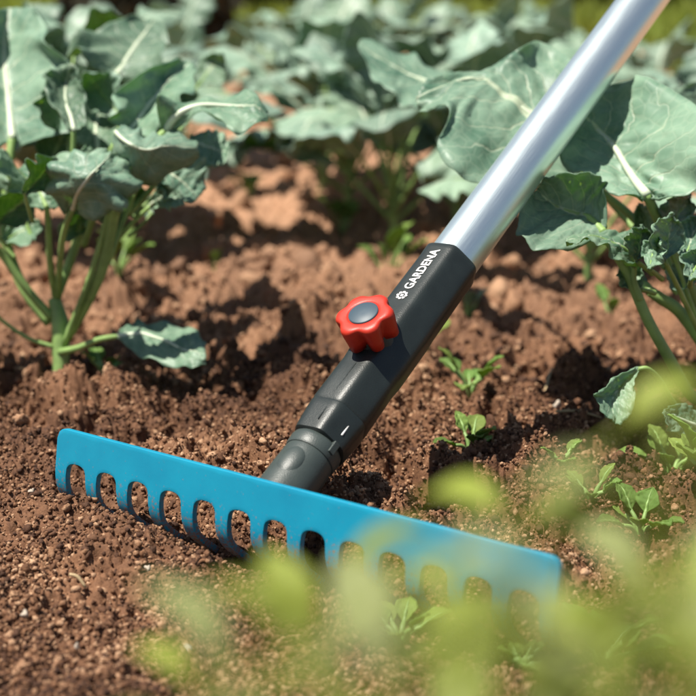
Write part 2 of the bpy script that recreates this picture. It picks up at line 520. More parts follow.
rake = empty('garden_rake', (HEAD_M.x, HEAD_M.y, 0), 'garden rake with turquoise toothed head, black socket, red knob and aluminium handle', 'rake')
LEAN = rad(9)
SLOT_Z = .034      # height of the top of the slots
TOP_S = .021       # plate height above the slots


def head_profile(s):
    """s = metres below the plate's top along the plate -> (behind, height)"""
    s0 = .028                                    # straight part, then the tines curl under
    zt = SLOT_Z + TOP_S * math.cos(LEAN)
    bb, zz = TOP_S * math.sin(LEAN), zt
    n = 40
    for i in range(n):
        q = s * (i + .5) / n
        ang = -LEAN + (rad(50) + LEAN) * float(sstep(s0 - .004, s0 + .032, q))
        bb += math.sin(ang) * s / n; zz -= math.cos(ang) * s / n
    return bb, zz


def build_head():
    pitch = .027; n_t = 14; tw = .0098; sw = pitch - tw; r = sw / 2; ra = .0068
    half = (13 * pitch + tw) / 2
    cols = []     # (x, s_top, s_bottom, tooth index or None)
    KR = 8
    def s_start(x):
        e = half - abs(x); Rc = .007
        return Rc - math.sqrt(max(0, Rc * Rc - (Rc - e) ** 2)) if e < Rc else 0.0
    for i in range(n_t):
        xc = (i - 6.5) * pitch
        nc = 7 if i in (0, n_t - 1) else 5
        for j in range(nc):
            cols.append((xc + tw * (j / (nc - 1) - .5), TOP_S + ra, i))
        if i < n_t - 1:
            for j in range(1, 14):
                a = math.pi * j / 14
                xx = xc + pitch / 2 - r * math.cos(a)
                cols.append((xx, TOP_S + ra - ra * (1 - abs(math.cos(a)) ** 2.4) ** (1 / 2.4), None))
    V = []; Fc = []; idx = []
    for x, sb, t in cols:
        col = []
        for k in range(KR + 1):
            s = s_start(x) + (sb - s_start(x)) * k / KR
            b, z = head_profile(s)
            V.append(HEAD_M + HD * x + HN * b + Vector((0, 0, z))); col.append(len(V) - 1)
        idx.append(col)
    for c in range(len(cols) - 1):
        for k in range(KR):
            Fc.append((idx[c][k], idx[c][k + 1], idx[c + 1][k + 1], idx[c + 1][k]))
    # tines
    for i in range(n_t):
        cc = [k for k, c in enumerate(cols) if c[2] == i]
        xc = (i - 6.5) * pitch
        prev = [idx[k][KR] for k in cc]
        s0 = TOP_S + ra; s1 = .084; ns = 16
        for q in range(1, ns + 1):
            f = q / ns; s = s0 + (s1 - s0) * f
            wv = 1 - .55 * f ** 1.1
            cur = []
            for k in cc:
                x = xc + (cols[k][0] - xc) * wv
                b, z = head_profile(s)
                V.append(HEAD_M + HD * x + HN * b + Vector((0, 0, z))); cur.append(len(V) - 1)
            for j in range(len(cc) - 1):
                Fc.append((prev[j], cur[j], cur[j + 1], prev[j + 1]))
            prev = cur
    me = pymesh('rake_head', V, Fc)
    o = link('rake_head', me, M_blade, rake)
    so = o.modifiers.new('thick', 'SOLIDIFY'); so.thickness = .0042; so.offset = -1
    bv = o.modifiers.new('bevel', 'BEVEL'); bv.width = .0006; bv.segments = 2; bv.limit_method = 'ANGLE'; bv.angle_limit = rad(50)
    return o


head = build_head()

HB = Vector((-.0344, .7949, .055))
K = 1.04
HB = Vector((HB.x * K, HB.y * K, CAMH + (HB.z - CAMH) * K))
HX = (HN * math.cos(TH) + Vector((0, 0, math.sin(TH)))).normalized()     # along the handle
HU = (-HN * math.sin(TH) + Vector((0, 0, math.cos(TH)))).normalized()    # square to it, upward
HS = HD.copy()                                                            # sideways (near right)


def hp(t, ru=0.0, rs=0.0):
    return HB + HX * t * K + HU * ru * K + HS * rs * K


def lathe_handle(name, prof, mat, seg=64, facets=0, rot=0.0, p=16, close=True, squash=1.0):
    """prof: list of (t, radius)"""
    V = []; UV = []
    for t, r in prof:
        for k in range(seg):
            a = 2 * math.pi * k / seg
            if facets:
                s = sum(max(0, math.cos(a - rot - 2 * math.pi * j / facets)) ** p for j in range(facets))
                rr = r / s ** (1 / p)
            else: rr = r
            V.append(hp(t, rr * math.cos(a), rr * math.sin(a) * squash)); UV.append((t * 3, k / seg))
    Fc = [tuple(int(q) for q in f) for f in grid_faces(len(prof), seg, True)]
    if close:
        Fc.append(tuple(range(seg))[::-1]); Fc.append(tuple((len(prof) - 1) * seg + k for k in range(seg)))
    me = pymesh(name, V, Fc)
    uvl = me.uv_layers.new(name='UVMap')
    for lp in me.loops: uvl.data[lp.index].uv = UV[lp.vertex_index]
    o = link(name, me, mat, rake)
    em = o.modifiers.new('es', 'EDGE_SPLIT'); em.split_angle = rad(38)
    return o


# aluminium tube, long enough to leave the picture and end at the user's hands
lathe_handle('handle_tube', [(.165, .0164), (.3, .0164), (.6, .0164), (.9, .0164), (1.2, .0164), (1.32, .0164)], M_alu, 96)
# black socket (upper sleeve)
FR = rad(-3)
sl = [(.0560, .0158), (.0562, .0174), (.0580, .0181), (.085, .0178), (.0905, .0176), (.098, .0182), (.104, .0184), (.135, .0184), (.142, .0180), (.184, .0177), (.1910, .0179), (.1945, .0179), (.1955, .0174), (.1956, .0165)]
sleeve = lathe_handle('socket_sleeve', sl, M_black, 96, 6, FR, 12)
# lower sleeve, ring and grey neck
lathe_handle('clamp_sleeve', [(.0335, .0146), (.0345, .0162), (.037, .0166), (.0500, .0177), (.0545, .0180), (.0560, .0176), (.0562, .0165)], M_black, 96, 6, FR, 12).location = (0, 0, 0)
lathe_handle('joint_ring', [(.0235, .0146), (.0240, .0156), (.0252, .0161), (.0305, .0163), (.0325, .0158), (.0336, .0148)], M_grey, 64)
neck = lathe_handle('neck', [(-.034, .0166), (-.025, .0164), (-.015, .0162), (-.002, .0160), (.010, .0158), (.019, .0155), (.0225, .0153), (.0245, .0149)], M_grey, 96)


for v in neck.data.vertices:                      # cut flush with the back of the plate, flat underneath
    bk = (v.co - HEAD_M).dot(HN)
    if bk < .0075: v.co += HX * ((.0075 - bk) / HX.dot(HN))
    v.co.z = max(v.co.z, .036)


def box_handle(name, t0, t1, u0, u1, s0, s1, mat, parent=rake, ang=0.0):
    V = []
    ca, sa = math.cos(ang), math.sin(ang)
    for t in (t0, t1):
        for u_ in (u0, u1):
            for s in (s0, s1):
                V.append(hp(t, u_ * ca - s * sa, u_ * sa + s * ca))
    Fc = [(0, 1, 3, 2), (4, 6, 7, 5), (0, 4, 5, 1), (2, 3, 7, 6), (0, 2, 6, 4), (1, 5, 7, 3)]
    o = link(name, pymesh(name, V, Fc, False), mat, parent)
    bv = o.modifiers.new('b', 'BEVEL'); bv.width = .0005; bv.segments = 2
    return o


# raised bosses on the neck and rib along the sleeve
def dome(name, t, ru, rs, rad_t, rad_s, hgt, ang, mat):
    Vb, Fb = ico(2); V = []
    ca, sa = math.cos(ang), math.sin(ang)
    for v in Vb:
        uu = ru + v[0] * hgt; ss = v[1] * rad_s
        V.append(hp(t + v[2] * rad_t, uu * ca - ss * sa, uu * sa + ss * ca))
    return link(name, pymesh(name, V, [tuple(int(q) for q in f) for f in Fb]), mat, rake)


dome('neck_boss', .010, .0128, 0, .0125, .0078, .0042, rad(8), M_grey)
box_handle('rib', .0400, .0530, .0166, .0182, -.0004, .0004, M_black, ang=rad(10))
box_handle('rib', .0610, .0860, .0166, .0184, -.0005, .0005, M_black, ang=rad(4))
box_handle('rib', .1385, .1890, .0170, .0183, -.0005, .0005, M_black, ang=rad(22))
box_handle('clip', .0270, .0350, .0140, .0172, -.0022, .0022, M_grey, ang=rad(70))
box_handle('clip', .0400, .0480, .0165, .0177, -.0006, .0006, M_print, ang=rad(66))


def knob():
    base_t, r0 = .108, .0150
    def kp(a, r, u_):        # around the axis HU
        return hp(base_t + r * math.cos(a), u_, r * math.sin(a))
    seg = 144
    def rr(a, R, depth):
        c = math.cos(6 * a / 2 * 2 / 2)   # 6 lobes
        f = (0.5 + 0.5 * math.cos(6 * a)) # 1 at lobes
        return R * (1 - depth * (1 - f) ** 1.6)
    rings = [(.0105, .0150, .30), (.0100, .0172, .36), (.0250, .0178, .34), (.0292, .0176, .31), (.0308, .0166, .27), (.0314, .0150, .20), (.0316, .0128, .07), (.0312, .0105, .0), (.0311, .0094, 0), (.0305, .0090, 0), (.0304, .001, 0)]
    rings = [(.0215, .0130, .30), (.0195, .0168, .40), (.0255, .0173, .34), (.0315, .0180, .26), (.0350, .0181, .17), (.0366, .0173, .13), (.0374, .0158, .11), (.0377, .0138, .07), (.0374, .0110, .0), (.0373, .0098, 0), (.0367, .0094, 0), (.0366, .001, 0)]
    V = []
    for u_, R, dp in rings:
        for k in range(seg):
            a = 2 * math.pi * k / seg + .22
            V.append(kp(2 * math.pi * k / seg + .22, rr(2 * math.pi * k / seg, R, dp), u_))
    Fc = [tuple(int(q) for q in f)[::-1] for f in grid_faces(len(rings), seg, True)]
    Fc.append(tuple(range(seg))); Fc.append(tuple((len(rings) - 1) * seg + k for k in range(seg))[::-1])
    o = link('locking_knob', pymesh('locking_knob', V, Fc), M_red, rake)
    # grey centre cap
    rg = [(.0360, .0092), (.0374, .0092), (.0378, .0087), (.0378, .001)]
    V = []
    for u_, R in rg:
        for k in range(48): V.append(kp(2 * math.pi * k / 48, R, u_))
    Fc = [tuple(int(q) for q in f)[::-1] for f in grid_faces(4, 48, True)] + [tuple(3 * 48 + k for k in range(48))[::-1]]
    c = link('knob_cap', pymesh('knob_cap', V, Fc), M_cap, o)
    # collar under the knob
    rg = [(.0125, .0130), (.0172, .0118), (.0200, .0108), (.0240, .0104), (.0240, .001)]
    V = []
    for u_, R in rg:
        for k in range(48): V.append(kp(2 * math.pi * k / 48, R, u_))
    Fc = [tuple(int(q) for q in f)[::-1] for f in grid_faces(5, 48, True)]
    link('knob_collar', pymesh('knob_collar', V, Fc), M_black, rake)


knob()


def lettering():
    cu = bpy.data.curves.new('lettering', 'FONT'); cu.body = 'GARDENA'; cu.size = 1.0; cu.offset = .022
    cu.space_character = 1.04; cu.resolution_u = 4
    o = bpy.data.objects.new('lettering_source', cu); C.objects.link(o)
    dg = bpy.context.evaluated_depsgraph_get()
    me = bpy.data.meshes.new_from_object(o.evaluated_get(dg))
    bpy.data.objects.remove(o)
    co = np.array([v.co[:] for v in me.vertices])
    wdt = co[:, 0].max(); hgt = co[:, 1].max()
    t0, t1 = .1510, .1885
    hh = .0060
    ang0 = LET_ANG
    out = []
    for x, y_, _ in co:
        t = t0 + (t1 - t0) * x / wdt
        s = (y_ / hgt - .5) * -hh * LET_S          # letter tops away from the near side
        a = ang0 + s / .0178
        out.append((t, a))
    def onsleeve(t, a, lift=.0005):
        r = np.interp(t, [q[0] for q in sl], [q[1] for q in sl])
        sm = sum(max(0, math.cos(a - FR - 2 * math.pi * j / 6)) ** 12 for j in range(6))
        r = r / sm ** (1 / 12) + lift
        return hp(t, r * math.cos(a), r * math.sin(a))
    for v, (t, a) in zip(me.vertices, out): v.co = onsleeve(t, a)
    me.materials.clear()
    o = link('lettering', me, M_print, sleeve)
    # round petal emblem before the word
    V = []; Fc = []
    tc = .1450; ac = ang0; R = .0042
    def petal(cx, cy, r, n=14):
        i0 = len(V)
        V.append(onsleeve(tc + cx, ac + cy / .0178))
        for k in range(n):
            V.append(onsleeve(tc + cx + r * math.cos(2 * math.pi * k / n), ac + (cy + r * math.sin(2 * math.pi * k / n)) / .0178))
        for k in range(n): Fc.append((i0, i0 + 1 + k, i0 + 1 + (k + 1) % n))
    petal(0, 0, .0011)
    for k in range(8):
        a = 2 * math.pi * k / 8
        petal(.0028 * math.cos(a), .0028 * math.sin(a), .00095)
    link('emblem', pymesh('emblem', V, Fc, False), M_print, sleeve)


LET_ANG = rad(-3)
LET_S = 1
lettering()


# ------------------------------------------------------------------ leaves
def loft_mesh(name, L_, M_, R_, nu=44, nv=17, curl=0.0, ruffle=.004, freq=5, seed=0, lobes=.10, pucker=.0010):
    """leaf blade between a left margin, a midrib and a right margin"""
    A = crom(L_, nu); B = crom(M_, nu); D = crom(R_, nu)
    v = np.linspace(-1, 1, nv)
    u = np.linspace(0, 1, nu)
    mar = 1 + lobes * (fbm(u * 3.5 + seed, u * 0 + seed, seed, 2)) * np.sin(np.pi * np.clip(u, 0, 1)) ** .5
    mar2 = 1 + lobes * (fbm(u * 3.5 - seed, u * 0 + 3.7, seed + 5, 2)) * np.sin(np.pi * np.clip(u, 0, 1)) ** .5
    A = B + (A - B) * mar[:, None]; D = B + (D - B) * mar2[:, None]
    # quadratic across the blade, pulled a little so halves stay flatter
    la = v * (v - 1) / 2; lb = 1 - v * v; ld = v * (v + 1) / 2
    Q = A[:, None] * la[None, :, None] + B[:, None] * lb[None, :, None] + D[:, None] * ld[None, :, None]
    lin = np.where(v[None, :, None] < 0, B[:, None] + (A - B)[:, None] * (-v)[None, :, None], B[:, None] + (D - B)[:, None] * v[None, :, None])
    Q = .45 * Q + .55 * lin
    du = np.gradient(Q, axis=0); dv = np.gradient(Q, axis=1)
    Nn = np.cross(du, dv); Nn /= np.linalg.norm(Nn, axis=2)[:, :, None] + 1e-12
    U, W = np.meshgrid(u, v, indexing='ij')
    wd = np.linalg.norm(D - A, axis=1)[:, None] / .08
    env = np.sin(np.pi * np.clip(U * .94 + .05, 0, 1)) ** .6
    d = ruffle * np.clip(wd, .2, 1.2) * np.abs(W) ** 2.2 * env * np.sin(U * freq * 6.28 + np.sign(W) * 1.3 + seed * 1.7 + 1.5 * vnoise(U * 5, W + 9, seed))
    d += ruffle * .5 * np.abs(W) ** 1.5 * vnoise(U * 8 + seed, W * 2.5, seed + 3)
    # puckered between side veins
    ph = U * 6.5 - 2.6 * np.abs(W) + .23 * (W * .5 + .5)
    d += pucker * np.abs(np.sin(np.pi * ph)) * (1 - np.abs(W) ** 4) * np.minimum(1, np.abs(W) * 5)
    d += pucker * 1.2 * fbm(U * 16 + seed, W * 8, seed + 8, 2)
    d += curl * (W ** 2)
    V = Q + Nn * d[:, :, None]
    me = mesh_from(name, V.reshape(-1, 3), grid_faces(nu, nv))
    uvl = me.uv_layers.new(name='UVMap')
    li = np.zeros(len(me.loops), np.int32); me.loops.foreach_get('vertex_index', li)
    uvv = np.stack([U.ravel(), W.ravel() * .5 + .5], -1)[li]
    uvl.data.foreach_set('uv', uvv.astype(np.float32).ravel())
    return me, V[:, nv // 2], Nn[:, nv // 2]


def add_leaf(parent, L_, M_, R_, mat=None, petiole=None, rib=.0016, name='leaf', label=None, rib_mat=None, **kw):
    me, mid, nn = loft_mesh(name, L_, M_, R_, **kw)
    o = link(name, me, mat or M_leaf, parent)
    so = o.modifiers.new('thick', 'SOLIDIFY'); so.thickness = .0005; so.offset = 0
    if label: o['label'] = label
    if rib:
        ne = len(mid)
        sel = [Vector(mid[int(k)]) for k in np.linspace(0, ne * .85, 7)]
        link('midrib', tube_mesh('midrib', sel, [rib * (1.5 - 1.35 * i / 6) for i in range(7)], 8, 30), rib_mat or M_rib, o)
        if petiole:
            path = [Vector(p) for p in petiole] + [sel[0] + (sel[1] - sel[0]) * .12]
            link('petiole', tube_mesh('petiole', path, [rib * 2.1, rib * 1.8, rib * 1.5], 8, len(path) * 6), M_stem, o)
    return o


def pl(*pts):
    return [P(*p) for p in pts]


# ---------------- generic brassica plant (prototype, then copied for the rows behind)
def make_brassica(seed, height=.26, nl=13, mat=None, lean=0):
    rg = random.Random(seed)
    mat = mat or M_leaf2
    root = empty('brassica_plant', (0, 0, 0))
    top = Vector((rg.uniform(-.01, .01), rg.uniform(-.01, .01), height * .33))
    link('stem', tube_mesh('stem', [Vector((0, 0, -.03)), Vector((.003, 0, .02)), top], [.0075, .0065, .0055], 10, 12), M_stem, root)
    for i in range(nl):
        f = i / (nl - 1)
        az = i * 2.399 + rg.uniform(-.3, .3)
        el = rad(34 + 50 * f + rg.uniform(-8, 8))
        dirh = Vector((math.cos(az), math.sin(az), 0))
        s0 = Vector((0, 0, top.z * (.35 + .65 * f))) + dirh * .004
        lp = height * rg.uniform(.36, .50) * (1.0 - .25 * f)
        lb = height * rg.uniform(.55, .75) * (1.0 - .22 * f)
        bw = lb * rg.uniform(.32, .44)
        p1 = s0 + (dirh * math.cos(el) + Vector((0, 0, math.sin(el)))) * lp * .5
        p2 = s0 + (dirh * math.cos(el * .95) + Vector((0, 0, math.sin(el * .95)))) * lp
        pts = [p2]
        e = el * .95
        q = p2.copy()
        droop = rad(rg.uniform(45, 95)) / 4
        for k in range(4):
            e -= droop * (.5 + .3 * k)
            q = q + (dirh * math.cos(e) + Vector((0, 0, math.sin(e)))) * lb / 4
            pts.append(q.copy())
        side = Vector((-math.sin(az), math.cos(az), 0))
        tw = rg.uniform(-.5, .5)
        Lp = []; Rp = []
        prof = [.10, .62, .98, .82, .12]
        for k, pnt in enumerate(pts):
            tg = (pts[min(k + 1, 4)] - pts[max(k - 1, 0)]).normalized()
            sd = (Matrix.Rotation(tw * k / 4, 3, tg) @ side)
            up = sd.cross(tg)
            cupv = rg.uniform(.1, .4)
            Lp.append(pnt - sd * bw * prof[k] * rg.uniform(.85, 1.1) + up * bw * prof[k] * cupv)
            Rp.append(pnt + sd * bw * prof[k] * rg.uniform(.85, 1.1) + up * bw * prof[k] * cupv)
        add_leaf(root, Lp, pts, Rp, mat, [s0, p1], .0016, nu=30, nv=15, ruffle=.008, freq=rg.choice([3, 4, 5]), seed=seed * 31 + i, lobes=.16, rib_mat=M_rib if f > .3 else M_stem)
    return root


def copy_tree(o, parent=None):
    c = o.copy(); C.objects.link(c)
    if parent: c.parent = parent; c.matrix_parent_inverse = o.matrix_parent_inverse.copy()
    for ch in o.children: copy_tree(ch, c)
    return c


protos = [make_brassica(s, .26, n) for s, n in ((3, 13), (11, 12), (23, 14), (37, 11))]
GRP = 'brassica plants in the rows behind'
# px of stem base, py of stem base, size, prototype, turn, label
ROWS = [
    (392, 232, .90, 0, 0.4, 'blurred brassica plant with bare stems directly behind the bare soil in the middle'),
    (458, 222, 0.95, 1, 2.2, 'blurred brassica plant just left of the aluminium handle'),
    (322, 188, .95, 2, 1.0, 'brassica plant at the left end of the middle clump'),
    (350, 212, .85, 1, 3.4, 'blurred brassica plant between the leftmost and the bare-stemmed plants of the middle clump'),
    (520, 178, .9, 0, 1.9, 'blurred brassica plant hidden mostly by the broad leaf left of the handle'),
    (590, 282, .72, 3, 2.9, 'brassica plant behind the handle whose leaves shade the soil'),
    (716, 225, .8, 0, 4.2, 'brassica plant behind the large veined leaf, cut by the frame edge'),
    (90, 238, 1.0, 1, 5.1, 'pale blurred brassica plant right behind the sharp one'),
    (-20, 250, 1.1, 2, 3.3, 'brassica plant behind, cut off by the left frame edge'),
    (180, 165, .95, 3, 1.5, 'small blurred brassica plant over the paler soil, between two clumps'),
    (300, 128, .85, 0, 3.6, 'brassica plant in the far row above the soil gap'),
    (400, 120, .85, 3, 0.2, 'brassica plant in the far row behind the middle clump'),
    (490, 118, .85, 2, 5.5, 'brassica plant in the far row beside the handle'),
    (585, 125, .8, 1, 0.9, 'brassica plant in the far row right behind the handle'),
    (650, 150, .7, 0, 2.4, 'brassica plant in the far row near the bright grass'),
    (20, 118, .6, 3, 4.0, 'brassica plant in the far row in front of the green patch'),
    (130, 112, .62, 2, 2.0, 'brassica plant in the far row below the dark hedge'),
    (205, 92, .5, 1, 3.0, 'brassica plant of the last row, left of the gap'),
    (270, 88, .62, 0, 1.2, 'brassica plant of the last row, in front of the hedge foot'),
    (350, 80, .68, 2, 2.7, 'brassica plant of the last row behind the centre'),
    (440, 78, .68, 3, 3.9, 'brassica plant of the last row left of the handle top'),
    (540, 78, .66, 0, 5.0, 'brassica plant of the last row behind the handle top'),
]
usedp = set()
for px, py, sc, k, tz, lab in ROWS:
    if k in usedp: o = copy_tree(protos[k])
    else: o = protos[k]; usedp.add(k)
    g = G(px, py)
    o.location = (g.x, g.y, H(g.x, g.y))
    o.rotation_euler = (0, 0, tz)
    o.scale = (sc, sc, sc * 1.12)
    tag(o, lab, 'brassica', GRP)

# ---------------- left plant
g = G(60, 385)
lp_ = empty('brassica_plant', (g.x, g.y, 0), 'young brassica plant with upright blue-green leaves on the left, above the rake head', 'brassica')
link('stem', tube_mesh('stem', pl((58, 400, 1.245), (60, 383, 1.24), (61, 350, 1.24), (60, 322, 1.24), (54, 298, 1.24)), [.0062, .0058, .0070, .0075, .0050], 12, 26), M_stem, lp_)
ST = {}
# every branch: petiole path and the leaf it carries
# A tall upright leaf with white midrib
add_leaf(lp_, pl((-2, 150, 1.27), (-50, 112, 1.24), (-56, 55, 1.27), (-10, 14, 1.31)), pl((13, 140, 1.27), (8, 95, 1.30), (4, 48, 1.33), (10, 7, 1.35)), pl((22, 146, 1.27), (78, 124, 1.23), (62, 56, 1.27), (34, 8, 1.32)),
         petiole=pl((50, 323, 1.25), (22, 285, 1.25), (4, 230, 1.26), (8, 175, 1.265)), rib=.0024, ruffle=.008, seed=1, freq=3, lobes=.16)
# B small folded leaf in front of it
add_leaf(lp_, pl((70, 128, 1.2), (48, 92, 1.21), (46, 74, 1.23), (60, 64, 1.25)), pl((74, 130, 1.2), (66, 102, 1.23), (66, 84, 1.25), (72, 64, 1.24)), pl((84, 128, 1.2), (86, 108, 1.22), (82, 88, 1.23), (78, 68, 1.24)),
         petiole=pl((68, 220, 1.22), (72, 180, 1.21)), rib=.0014, ruffle=.006, seed=2, freq=3)
# C centre leaf, white vein
add_leaf(lp_, pl((122, 136, 1.22), (117, 112, 1.20), (134, 76, 1.24), (176, 58, 1.28)), pl((128, 134, 1.22), (146, 108, 1.25), (166, 84, 1.27), (190, 62, 1.29)), pl((138, 137, 1.21), (170, 122, 1.19), (188, 92, 1.21), (197, 66, 1.28)),
         petiole=pl((56, 298, 1.245), (74, 250, 1.24), (92, 190, 1.23), (112, 150, 1.22)), rib=.0020, ruffle=.009, seed=3, freq=3, lobes=.16)
# D behind
add_leaf(lp_, pl((112, 78, 1.38), (78, 58, 1.36), (84, 32, 1.40), (130, 18, 1.44)), pl((116, 76, 1.38), (130, 54, 1.40), (142, 36, 1.42), (154, 20, 1.45)), pl((124, 80, 1.38), (160, 72, 1.36), (172, 48, 1.40), (165, 24, 1.44)),
         petiole=pl((92, 190, 1.26), (100, 140, 1.33)), rib=.0022, ruffle=.010, seed=4, freq=3, lobes=.16)
# D2 wide pale leaf
add_leaf(lp_, pl((92, 150, 1.30), (60, 132, 1.28), (66, 100, 1.30), (92, 84, 1.33)), pl((98, 150, 1.30), (96, 128, 1.32), (100, 106, 1.34), (108, 84, 1.35)), pl((106, 150, 1.30), (124, 134, 1.29), (130, 108, 1.31), (124, 86, 1.34)),
         petiole=pl((78, 235, 1.25), (90, 185, 1.29)), rib=.0018, ruffle=.006, seed=5, freq=3)
# E long leaf reaching right, folded along its lower edge
add_leaf(lp_, pl((160, 130, 1.17), (158, 94, 1.15), (182, 104, 1.17), (212, 98, 1.18), (240, 93, 1.18), (254, 92, 1.17), (267, 113, 1.16)), pl((166, 132, 1.17), (176, 116, 1.16), (192, 108, 1.16), (214, 106, 1.16), (238, 106, 1.155), (256, 107, 1.15), (268, 117, 1.15)), pl((172, 134, 1.17), (186, 122, 1.16), (200, 112, 1.15), (217, 116, 1.14), (234, 134, 1.13), (254, 124, 1.135), (268, 120, 1.145)),
         petiole=pl((66, 338, 1.24), (88, 300, 1.22), (104, 262, 1.20), (116, 208, 1.18), (132, 170, 1.17), (150, 148, 1.17)), rib=.0024, ruffle=.0025, seed=6, freq=3, lobes=.03, nu=60)
# F curled leaf in front: lit rim, green underside
add_leaf(lp_, pl((114, 136, 1.17), (118, 162, 1.16), (134, 180, 1.16), (166, 178, 1.16), (200, 158, 1.16)), pl((116, 132, 1.15), (128, 143, 1.13), (146, 150, 1.13), (166, 146, 1.135), (198, 148, 1.15)), pl((122, 126, 1.17), (138, 130, 1.16), (154, 134, 1.16), (172, 130, 1.165), (198, 142, 1.165)),
         petiole=pl((64, 345, 1.235), (92, 270, 1.2), (112, 200, 1.18), (118, 160, 1.18)), rib=.0012, ruffle=.006, seed=7, freq=4, lobes=.14, label='curled leaf with its bright rim folded over a green underside')
# G dark hanging leaf and teal leaf behind it
add_leaf(lp_, pl((150, 168, 1.19), (158, 186, 1.18), (172, 202, 1.18), (192, 204, 1.19)), pl((152, 158, 1.21), (168, 172, 1.20), (184, 184, 1.20), (198, 198, 1.20)), pl((158, 150, 1.22), (184, 152, 1.21), (204, 164, 1.21), (206, 188, 1.21)),
         petiole=pl((108, 262, 1.2), (126, 214, 1.205), (140, 178, 1.21)), rib=.0012, ruffle=.004, seed=8)
add_leaf(lp_, pl((186, 148, 1.24), (198, 158, 1.23), (214, 166, 1.23), (226, 162, 1.24)), pl((188, 140, 1.25), (204, 146, 1.25), (216, 150, 1.25), (228, 152, 1.25)), pl((192, 134, 1.26), (208, 130, 1.26), (222, 134, 1.26), (230, 144, 1.26)),
         petiole=pl((128, 214, 1.23), (150, 190, 1.24), (175, 155, 1.25)), rib=.0014, ruffle=.004, seed=9)
# H wavy leaf at left, seen from below
add_leaf(lp_, pl((42, 212, 1.18), (16, 196, 1.16), (0, 170, 1.15), (-6, 148, 1.16)), pl((47, 208, 1.18), (38, 190, 1.19), (24, 176, 1.19), (2, 150, 1.18)), pl((54, 210, 1.18), (92, 182, 1.16), (70, 158, 1.20), (20, 168, 1.21), (2, 148, 1.19)),
         petiole=pl((56, 300, 1.24), (50, 262, 1.21), (48, 225, 1.19)), rib=.0014, ruffle=.005, seed=10, freq=4, rib_mat=M_stem)
# H2 leaf continuing right of H
add_leaf(lp_, pl((96, 178, 1.17), (78, 168, 1.17), (76, 156, 1.18), (84, 148, 1.2)), pl((104, 184, 1.18), (98, 170, 1.19), (96, 158, 1.2), (98, 148, 1.21)), pl((112, 180, 1.18), (118, 170, 1.18), (114, 158, 1.19), (106, 150, 1.2)),
         petiole=pl((84, 245, 1.22), (96, 210, 1.19)), rib=.0014, ruffle=.005, seed=12)
# H3 broader leaf, added to cast shade on the low one
add_leaf(lp_, pl((64, 214, 1.15), (48, 196, 1.13), (52, 172, 1.12), (78, 152, 1.13), (104, 150, 1.14)), pl((72, 210, 1.15), (78, 192, 1.12), (90, 176, 1.11), (102, 164, 1.12), (112, 152, 1.14)), pl((80, 214, 1.15), (104, 214, 1.13), (132, 200, 1.13), (134, 178, 1.14), (120, 154, 1.15)),
         petiole=pl((58, 298, 1.24), (60, 262, 1.20), (64, 232, 1.17)), rib=.0014, ruffle=.008, seed=11, freq=4, lobes=.18)
# I small bright leaf on the right petiole
add_leaf(lp_, pl((148, 204, 1.20), (156, 188, 1.19), (166, 184, 1.18), (180, 192, 1.18)), pl((150, 206, 1.20), (160, 198, 1.19), (172, 198, 1.18), (184, 200, 1.18)), pl((152, 210, 1.20), (162, 208, 1.18), (174, 208, 1.17), (185, 204, 1.18)),
         petiole=pl((104, 262, 1.2), (120, 236, 1.205)), rib=.0012, ruffle=.003, seed=13)
# low dark shaded leaf
add_leaf(lp_, pl((116, 334, 1.20), (134, 323, 1.22), (160, 325, 1.22), (188, 328, 1.21), (206, 344, 1.19)), pl((118, 336, 1.20), (140, 334, 1.20), (162, 340, 1.19), (186, 350, 1.17), (206, 354, 1.16)), pl((118, 338, 1.20), (136, 352, 1.18), (164, 364, 1.165), (190, 368, 1.155), (206, 364, 1.16)),
         petiole=pl((60, 352, 1.235), (78, 348, 1.22), (98, 340, 1.21)), rib=.0015, ruffle=.003, seed=14, freq=4, lobes=.08, label='low leaf lying in shade close to the soil')
# left shoots
add_leaf(lp_, pl((-16, 246, 1.2), (-50, 240, 1.2), (-80, 210, 1.22)), pl((-16, 240, 1.2), (-50, 220, 1.22), (-84, 200, 1.24)), pl((-14, 236, 1.21), (-40, 196, 1.24), (-80, 190, 1.26)),
         petiole=pl((52, 318, 1.24), (26, 288, 1.23), (0, 252, 1.22)), rib=.0018, seed=15, rib_mat=M_stem)
add_leaf(lp_, pl((-10, 312, 1.22), (-40, 318, 1.2), (-70, 300, 1.2)), pl((-10, 308, 1.22), (-40, 300, 1.22), (-72, 294, 1.22)), pl((-8, 304, 1.22), (-36, 286, 1.24), (-70, 286, 1.24)),
         petiole=pl((54, 347, 1.238), (28, 338, 1.235), (4, 322, 1.23)), rib=.0009, seed=16, rib_mat=M_stem)
